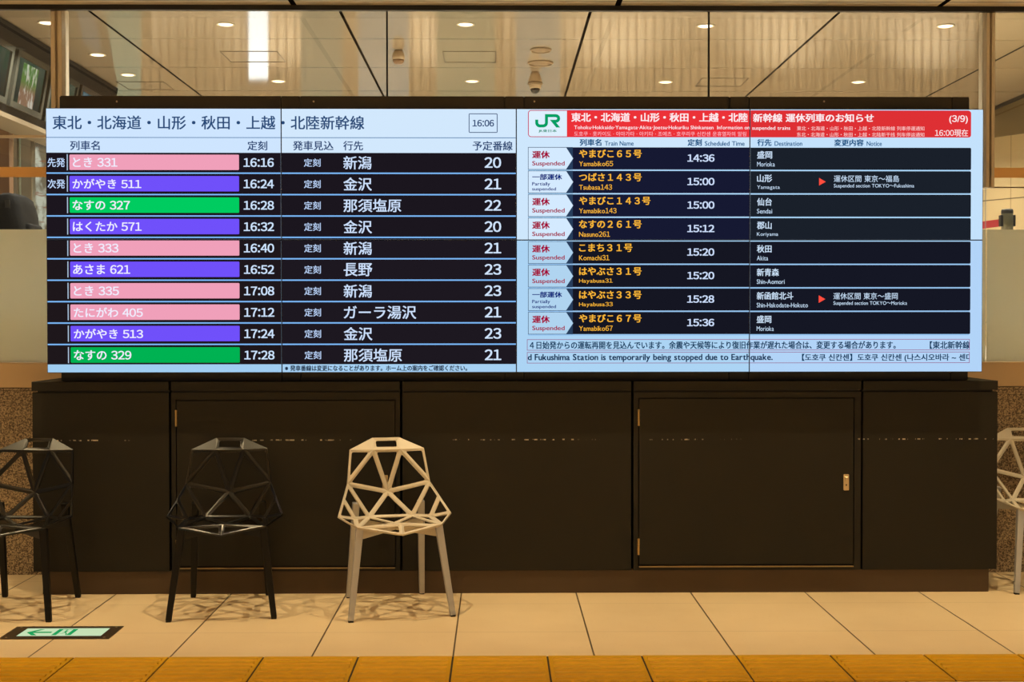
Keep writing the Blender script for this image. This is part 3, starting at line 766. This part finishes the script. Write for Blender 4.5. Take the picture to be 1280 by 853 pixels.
for px_, py_, r, lab in ((676, 62, .088, 'smaller flat round ceiling disc, the nearer of the two above the dome camera'), (675.5, 78.5, .112, 'larger round ceiling disc just above the dome camera')):
    p = hitz(px_, py_, CEIL2); t = empty('ceiling_speaker', (p.x, p.y, CEIL2)); tag(t, lab, 'speaker', 'round discs on the far ceiling')
    obj('rim', lathe(bmesh.new(), [(r, 0), (r, -.008), (r*.9, -.018), (r*.86, -.012), (r*.86, 0)], 32), mat('taupe speaker rim', rgb(160, 136, 106), .5), t, True)
    obj('grille', lathe(bmesh.new(), [(r*.86, -.006), (r*.5, -.016), (r*.1, -.018)], 32), mat('taupe grille', rgb(150, 126, 98), .6), t, True)
SEAM = mat('hatch seam', rgb(80, 62, 44), .6)
for (xa_, xb_, ya_, yb_), lab in (((553, 620, 64, 78), 'flush ceiling hatch near the middle, between two downlights'), ((280, 352, 64, 77.5), 'flush ceiling hatch above the line title, beside the bright reflection'),
                              ((152, 211, 102, 112), 'flush ceiling hatch low at the left, beside the sign box'), ((872, 931, 97.5, 108), 'flush ceiling hatch low at the right of the centre')):
    p0, p1 = hitz(xa_, ya_, CEIL2), hitz(xb_, yb_, CEIL2); t = empty('ceiling_hatch', ((p0.x+p1.x)/2, (p0.y+p1.y)/2, CEIL2)); tag(t, lab, 'hatch', 'hatches in the far ceiling')
    hx_ = (hitz(xb_, ya_, CEIL2).x-p0.x)/2; hy_ = (p1.y-p0.y)/2; e = .006
    bm = bmesh.new(); B(bm, -hx_, hx_, -hy_, -hy_+e, -.003, 0); B(bm, -hx_, hx_, hy_-e, hy_, -.003, 0); B(bm, -hx_, -hx_+e, -hy_, hy_, -.003, 0); B(bm, hx_-e, hx_, -hy_, hy_, -.003, 0)
    obj('seam', bm, SEAM, t)
# pale hatch in the near ceiling, seen mirrored in the glass
t = empty('ceiling_vent', (2.64, 6.42, CEIL)); tag(t, 'pale square panel in the near ceiling mirrored faintly in the right glass', 'vent')
obj('frame', box(-.30, .30, -.30, .30, -.012, 0, .003), mat('pale panel frame', rgb(240, 226, 196), .5), t)
obj('panel', box(-.27, .27, -.27, .27, -.016, -.012, .002), mat('pale panel', rgb(246, 236, 210), .5), t)

# backlit boxes on the far wall behind the displays, seen as streaks mirrored in the glossy ceiling
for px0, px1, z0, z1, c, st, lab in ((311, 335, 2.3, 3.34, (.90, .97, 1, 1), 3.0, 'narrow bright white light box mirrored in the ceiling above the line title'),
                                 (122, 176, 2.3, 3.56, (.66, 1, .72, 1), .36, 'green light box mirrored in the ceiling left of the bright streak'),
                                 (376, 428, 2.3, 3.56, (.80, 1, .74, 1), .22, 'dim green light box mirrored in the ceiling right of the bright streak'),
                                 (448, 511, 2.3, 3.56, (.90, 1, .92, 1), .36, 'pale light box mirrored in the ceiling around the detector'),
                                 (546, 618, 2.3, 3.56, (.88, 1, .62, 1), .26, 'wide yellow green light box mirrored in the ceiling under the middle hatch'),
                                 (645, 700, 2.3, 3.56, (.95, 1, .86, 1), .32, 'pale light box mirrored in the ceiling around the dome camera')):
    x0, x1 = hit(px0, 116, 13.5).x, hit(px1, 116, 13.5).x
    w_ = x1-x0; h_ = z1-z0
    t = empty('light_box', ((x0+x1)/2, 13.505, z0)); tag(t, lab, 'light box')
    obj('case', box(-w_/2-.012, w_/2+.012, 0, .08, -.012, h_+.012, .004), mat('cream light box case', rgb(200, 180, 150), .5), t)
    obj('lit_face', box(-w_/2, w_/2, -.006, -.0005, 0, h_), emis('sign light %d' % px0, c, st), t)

# ------------------------------------------------------------------ sign box along the left of the far hall
def lx(z): return -3.62-(3.65-z)*.177                     # tilted face
def face_quad(bm, y0, y1, z0, z1, out, depth):
    n_ = Vector((1, 0, -.177)).normalized()
    pts = [Vector((lx(z0), y0, z0)), Vector((lx(z0), y1, z0)), Vector((lx(z1), y1, z1)), Vector((lx(z1), y0, z1))]
    A = [bm.verts.new(p_+n_*out) for p_ in pts]; Bq = [bm.verts.new(p_+n_*(out-depth)) for p_ in pts]
    bm.faces.new(A); bm.faces.new(Bq[::-1])
    for i in range(4): bm.faces.new((A[i], A[(i+1) % 4], Bq[(i+1) % 4], Bq[i]))
    return bm
bm = bmesh.new(); face_quad(bm, 7.6, 12.3, 3.0, 3.64, 0, .5)
struct(obj('wall_left', bm, mat('dark sign box', rgb(22, 21, 18), .6, spec=.15)))
bm = bmesh.new(); face_quad(bm, 7.6, 12.3, 2.965, 2.999, .03, .5)
struct(obj('trim_11', bm, mat('beige box lip', rgb(138, 124, 102), .5)))
def picture(kind):
    n = NT('poster picture %s' % kind); n.t.nodes.remove(n.b)
    z = n.step(n.z, 3.06, 3.48)
    a = n.noise(9, 4); b = n.noise(22, 4, mapping=(1, 1, .4))
    if kind == 'forest':
        c = n.mix(n.step(z, .35, .55), rgb(150, 116, 92), rgb(96, 132, 66))
        c = n.mix(n.step(b, .52, .62), c, rgb(214, 206, 190))
        c = n.mix(n.math('MULTIPLY', n.step(z, .62, .9), n.step(b, .45, .55)), c, rgb(220, 226, 204))
    elif kind == 'blue':
        c = n.mix(a, rgb(70, 104, 110), rgb(150, 190, 205))
    else:
        c = n.mix(n.step(z, .2, .8), rgb(72, 76, 68), rgb(104, 116, 98)); c = n.mix(n.step(a, .48, .66), c, rgb(74, 104, 82))
    e = n.t.nodes.new('ShaderNodeEmission'); n.t.links.new(c, e.inputs[0]); e.inputs[1].default_value = .8 if kind == 'forest' else .42
    n.t.links.new(e.outputs[0], n.out.inputs[0]); return n.M
PF, PD, PB = picture('forest'), picture('dim'), picture('blue')
FRM = mat('grey poster frame', rgb(58, 58, 51), .5, .0, .2)
for k, (y0, y1, lab, inner) in enumerate(((9.03, 9.70, 'framed lit poster case cut off by the left frame edge', PD), (9.77, 10.44, 'framed lit poster case with a green and white picture left of the window post', PF),
                                   (10.51, 11.18, 'framed lit poster case just right of the left window post', PD), (11.25, 11.92, 'farthest lit poster case, bluish, at the end of the sign box', PB))):
    t = empty('poster_case', (0, 0, 0)); tag(t, lab, 'poster case', 'poster cases on the left sign box')
    O = Vector((lx(3.27), (y0+y1)/2, 3.27)); t.location = O
    def pc(name, bm, M, par):
        bmesh.ops.translate(bm, vec=-O, verts=bm.verts); return obj(name, bm, M, par)
    bm = bmesh.new(); e = .045
    for q_ in ((y0, y0+e, 3.06, 3.49), (y1-e, y1, 3.06, 3.49), (y0+e, y1-e, 3.06, 3.06+e), (y0+e, y1-e, 3.49-e, 3.49)): face_quad(bm, *q_, .03, .03)
    pc('frame', bm, FRM if k < 3 else DARK, t)
    sc = pc('lit_panel', face_quad(bmesh.new(), y0+e, y1-e, 3.06+e, 3.49-e, .012, .008), PB if k == 3 else PD, t)
    if k == 1: pc('picture', face_quad(bmesh.new(), y0+.17, y1-.19, 3.10, 3.42, .018, .004), PF, sc)

# ------------------------------------------------------------------ things seen low through the left glass
BRN = mat('reddish brown wall panel', rgb(150, 112, 82), .4, vary=.06)
struct(obj('wall_side', box(-6.0, hit(16.5, 220, 12.4).x, 12.3, 12.4, FLOOR2, 3.4), BRN))
for px0, px1, lab in ((16.6, 23.2, 'narrow grey steel post beside the brown wall panel, far left'), (25.2, 40.5, 'wider grey steel post right of the narrow one, far left')):
    x0, x1 = hit(px0, 220, 12.2).x, hit(px1, 220, 12.2).x
    x0 += .004; x1 -= .004
    t = empty('steel_post', ((x0+x1)/2, 12.2, FLOOR2)); tag(t, lab, 'post')
    bm = box(-(x1-x0)/2, (x1-x0)/2, 0, .1, 0, 2.2, .01, 2); obj('shaft', bm, STEEL, t)
    obj('base_plate', box(-(x1-x0)/2-.003, (x1-x0)/2+.003, -.02, .12, 0, .02, .001), STEEL, t)
def shopwin():
    n = NT('bright shop window view'); n.t.nodes.remove(n.b)
    a = n.noise(7, 3, mapping=(1.6, 1, .7)); b = n.noise(15, 2, mapping=(.5, 1, 3))
    c = n.mix(n.step(a, .42, .56), rgb(128, 116, 92), rgb(206, 206, 186)); c = n.mix(n.math('MULTIPLY', n.step(b, .58, .66), .7), c, rgb(150, 92, 62))
    c = n.mix(n.step(n.z, 3.06, 3.1), c, rgb(92, 82, 68))
    e = n.t.nodes.new('ShaderNodeEmission'); n.t.links.new(c, e.inputs[0]); e.inputs[1].default_value = .8; n.t.links.new(e.outputs[0], n.out.inputs[0]); return n.M
t = struct(obj('window_6', box(hit(40.8, 220, 12.35).x, -4.2, 12.36, 12.40, FLOOR2, 3.4), shopwin()))
struct(obj('wall_front', box(-6.2, 6.4, 13.9, 14.0, FLOOR2, 4.4), CREAM))

# seated person with a backpack
JACK = mat('black padded jacket', rgb(20, 19, 18), .85, spec=.2, bump=1.0, bscale=28)
PACK = mat('black nylon backpack', rgb(16, 15, 14), .75, spec=.25, bump=.8, bscale=70)
def skin(name, verts, edges_, root, M, parent, sub=2):
    me = bpy.data.meshes.new(name); me.from_pydata([v[:3] for v in verts], edges_, [])
    o = bpy.data.objects.new(name, me); COL.objects.link(o)
    o.modifiers.new('k', 'SKIN')
    for i, v in enumerate(verts):
        r = v[3]; sv = me.skin_vertices[0].data[i]; sv.radius = (r, r) if not isinstance(r, tuple) else r; sv.use_root = (i == root)
    sb = o.modifiers.new('s', 'SUBSURF'); sb.levels = sub; sb.render_levels = sub
    bpy.context.view_layer.update()
    out = bpy.data.meshes.new_from_object(o.evaluated_get(bpy.context.evaluated_depsgraph_get()))
    bpy.data.objects.remove(o)
    for p_ in out.polygons: p_.use_smooth = True
    return link(name, out, M, parent)
PX, PY, PZ = -3.42, 8.2, FLOOR2
t = empty('person', (PX, PY, PZ)); tag(t, 'person in a black jacket sitting bent forward behind the frosted glass at far left', 'person')
bv_ = [(0.06, 0, .50, .15), (.05, 0, .66, .15), (.02, 0, .84, .165), (-.04, 0, 1.00, .15), (-.13, 0, 1.09, .06), (-.21, 0, 1.17, .095), (-.24, 0, 1.25, .09),
       (-.02, .17, .98, .085), (-.18, .25, .74, .055), (-.38, .16, .62, .042), (-.02, -.17, .98, .085), (-.18, -.25, .74, .055), (-.38, -.16, .62, .042),
       (-.08, .10, .48, .10), (-.42, .11, .47, .075), (-.42, .11, .10, .05), (-.54, .11, .05, .04), (-.08, -.10, .48, .10), (-.42, -.11, .47, .075), (-.42, -.11, .10, .05), (-.54, -.11, .05, .04)]
be_ = [(0, 1), (1, 2), (2, 3), (3, 4), (4, 5), (5, 6), (3, 7), (7, 8), (8, 9), (3, 10), (10, 11), (11, 12), (0, 13), (13, 14), (14, 15), (15, 16), (0, 17), (17, 18), (18, 19), (19, 20)]
skin('body', bv_, be_, 0, JACK, t)
bm = bmesh.new(); bmesh.ops.create_uvsphere(bm, u_segments=20, v_segments=12, radius=.105, matrix=Matrix.Translation((-.225, 0, 1.245)) @ Matrix.Diagonal((1.05, .85, 1, 1)))
obj('hair', bm, mat('dark hair', rgb(28, 24, 22), .5), t, True)
t = empty('bench', (-3.35, PY, FLOOR2)); tag(t, 'low bench under the seated person, behind the frosted glass', 'bench')
obj('seat', box(-.25, .35, -.5, .5, .32, .37, .006), SILL, t)
for a_ in (-.2, .3):
    for b_ in (-.45, .45): obj('leg', box(a_-.02, a_+.02, b_-.02, b_+.02, 0, .32, .003), STEEL, t)
t = empty('backpack', (-3.06, PY, 1.82)); tag(t, 'black backpack showing over the frosted glass at the far left edge', 'backpack')
bm = bmesh.new(); bmesh.ops.create_cube(bm, size=1); bmesh.ops.subdivide_edges(bm, edges=bm.edges, cuts=5, use_grid_fill=True)
for v in bm.verts:
    p_ = v.co*2; r_ = max(abs(p_.x), abs(p_.y), abs(p_.z)); l_ = p_.length
    p_ = p_.lerp(p_/l_*1.12, .42)
    v.co = Vector((p_.x*.095-.03*(p_.z)-.0, p_.y*.17, .205+p_.z*.205))
    v.co += Vector((random.uniform(-1, 1), random.uniform(-1, 1), random.uniform(-1, 1)))*.005
obj('bag', bm, PACK, t, True)
bm = bmesh.new(); B(bm, .06, .13, -.11, .11, .06, .22, .025, 3); obj('front_pocket', bm, PACK, t, True)
bm = bmesh.new(); beam(bm, (.03, -.172, .05), (.0, -.165, .36), .03, .006, .03, .006); obj('side_strap', bm, mat('dark grey webbing', rgb(60, 58, 54), .6), t)
bm = bmesh.new(); lathe(bm, [(.006, 0), (.006, .05)], 8, (.105, -.08, .17)); obj('zip_pull', bm, mat('dark grey webbing', rgb(60, 58, 54), .6), t)

# ------------------------------------------------------------------ belt barrier behind the right glass
def barrier(x, y, label, belt_to=None):
    t = empty('belt_barrier_post', (x, y, FLOOR2)); tag(t, label, 'barrier post')
    obj('post', lathe(bmesh.new(), [(.036, .012), (.036, .80), (.036, .82)], 28), STEEL, t, True)
    obj('base', lathe(bmesh.new(), [(.17, 0), (.17, .008), (.06, .02), (.036, .03)], 32), STEEL, t, True)
    obj('head', lathe(bmesh.new(), [(.038, .82), (.038, 1.0), (.033, 1.012), (.02, 1.014)], 28), mat('dark steel head', rgb(108, 104, 84), .3, .6), t, True)
    obj('cap', lathe(bmesh.new(), [(.0385, .985), (.0385, 1.006), (.034, 1.014), (.02, 1.016)], 28), BLACK, t, True)
    for s_ in (-1, 1): obj('belt_clip', box(min(s_*.034, s_*.05), max(s_*.034, s_*.05), -.02, .02, .90, .975, .003), BLACK, t)
    if belt_to is not None:
        d = Vector((belt_to[0]-x, belt_to[1]-y, 0)); bm = bmesh.new()
        n_ = Vector((-d.y, d.x, 0)).normalized()*.001; s_ = d.normalized()*.04
        a_ = [s_, d-s_]; vs = [bm.verts.new(p_+o_+Vector((0, 0, z_))) for p_ in a_ for o_ in (n_, -n_) for z_ in (.905, .955)]
        for f in ((0, 1, 5, 4), (2, 6, 7, 3), (0, 4, 6, 2), (1, 3, 7, 5), (0, 2, 3, 1), (4, 5, 7, 6)): bm.faces.new([vs[i] for i in f])
        obj('belt', bm, mat('red belt', rgb(176, 40, 50), .6), t)
bp = hit(1259, 262, 8.5)
barrier(bp.x, 8.5, 'steel belt barrier post with black clips and red belt, seen over right frosted glass', (2.98, 10.4))
barrier(2.98, 10.4, 'farther belt barrier post hidden behind the display, where the red belt ends')
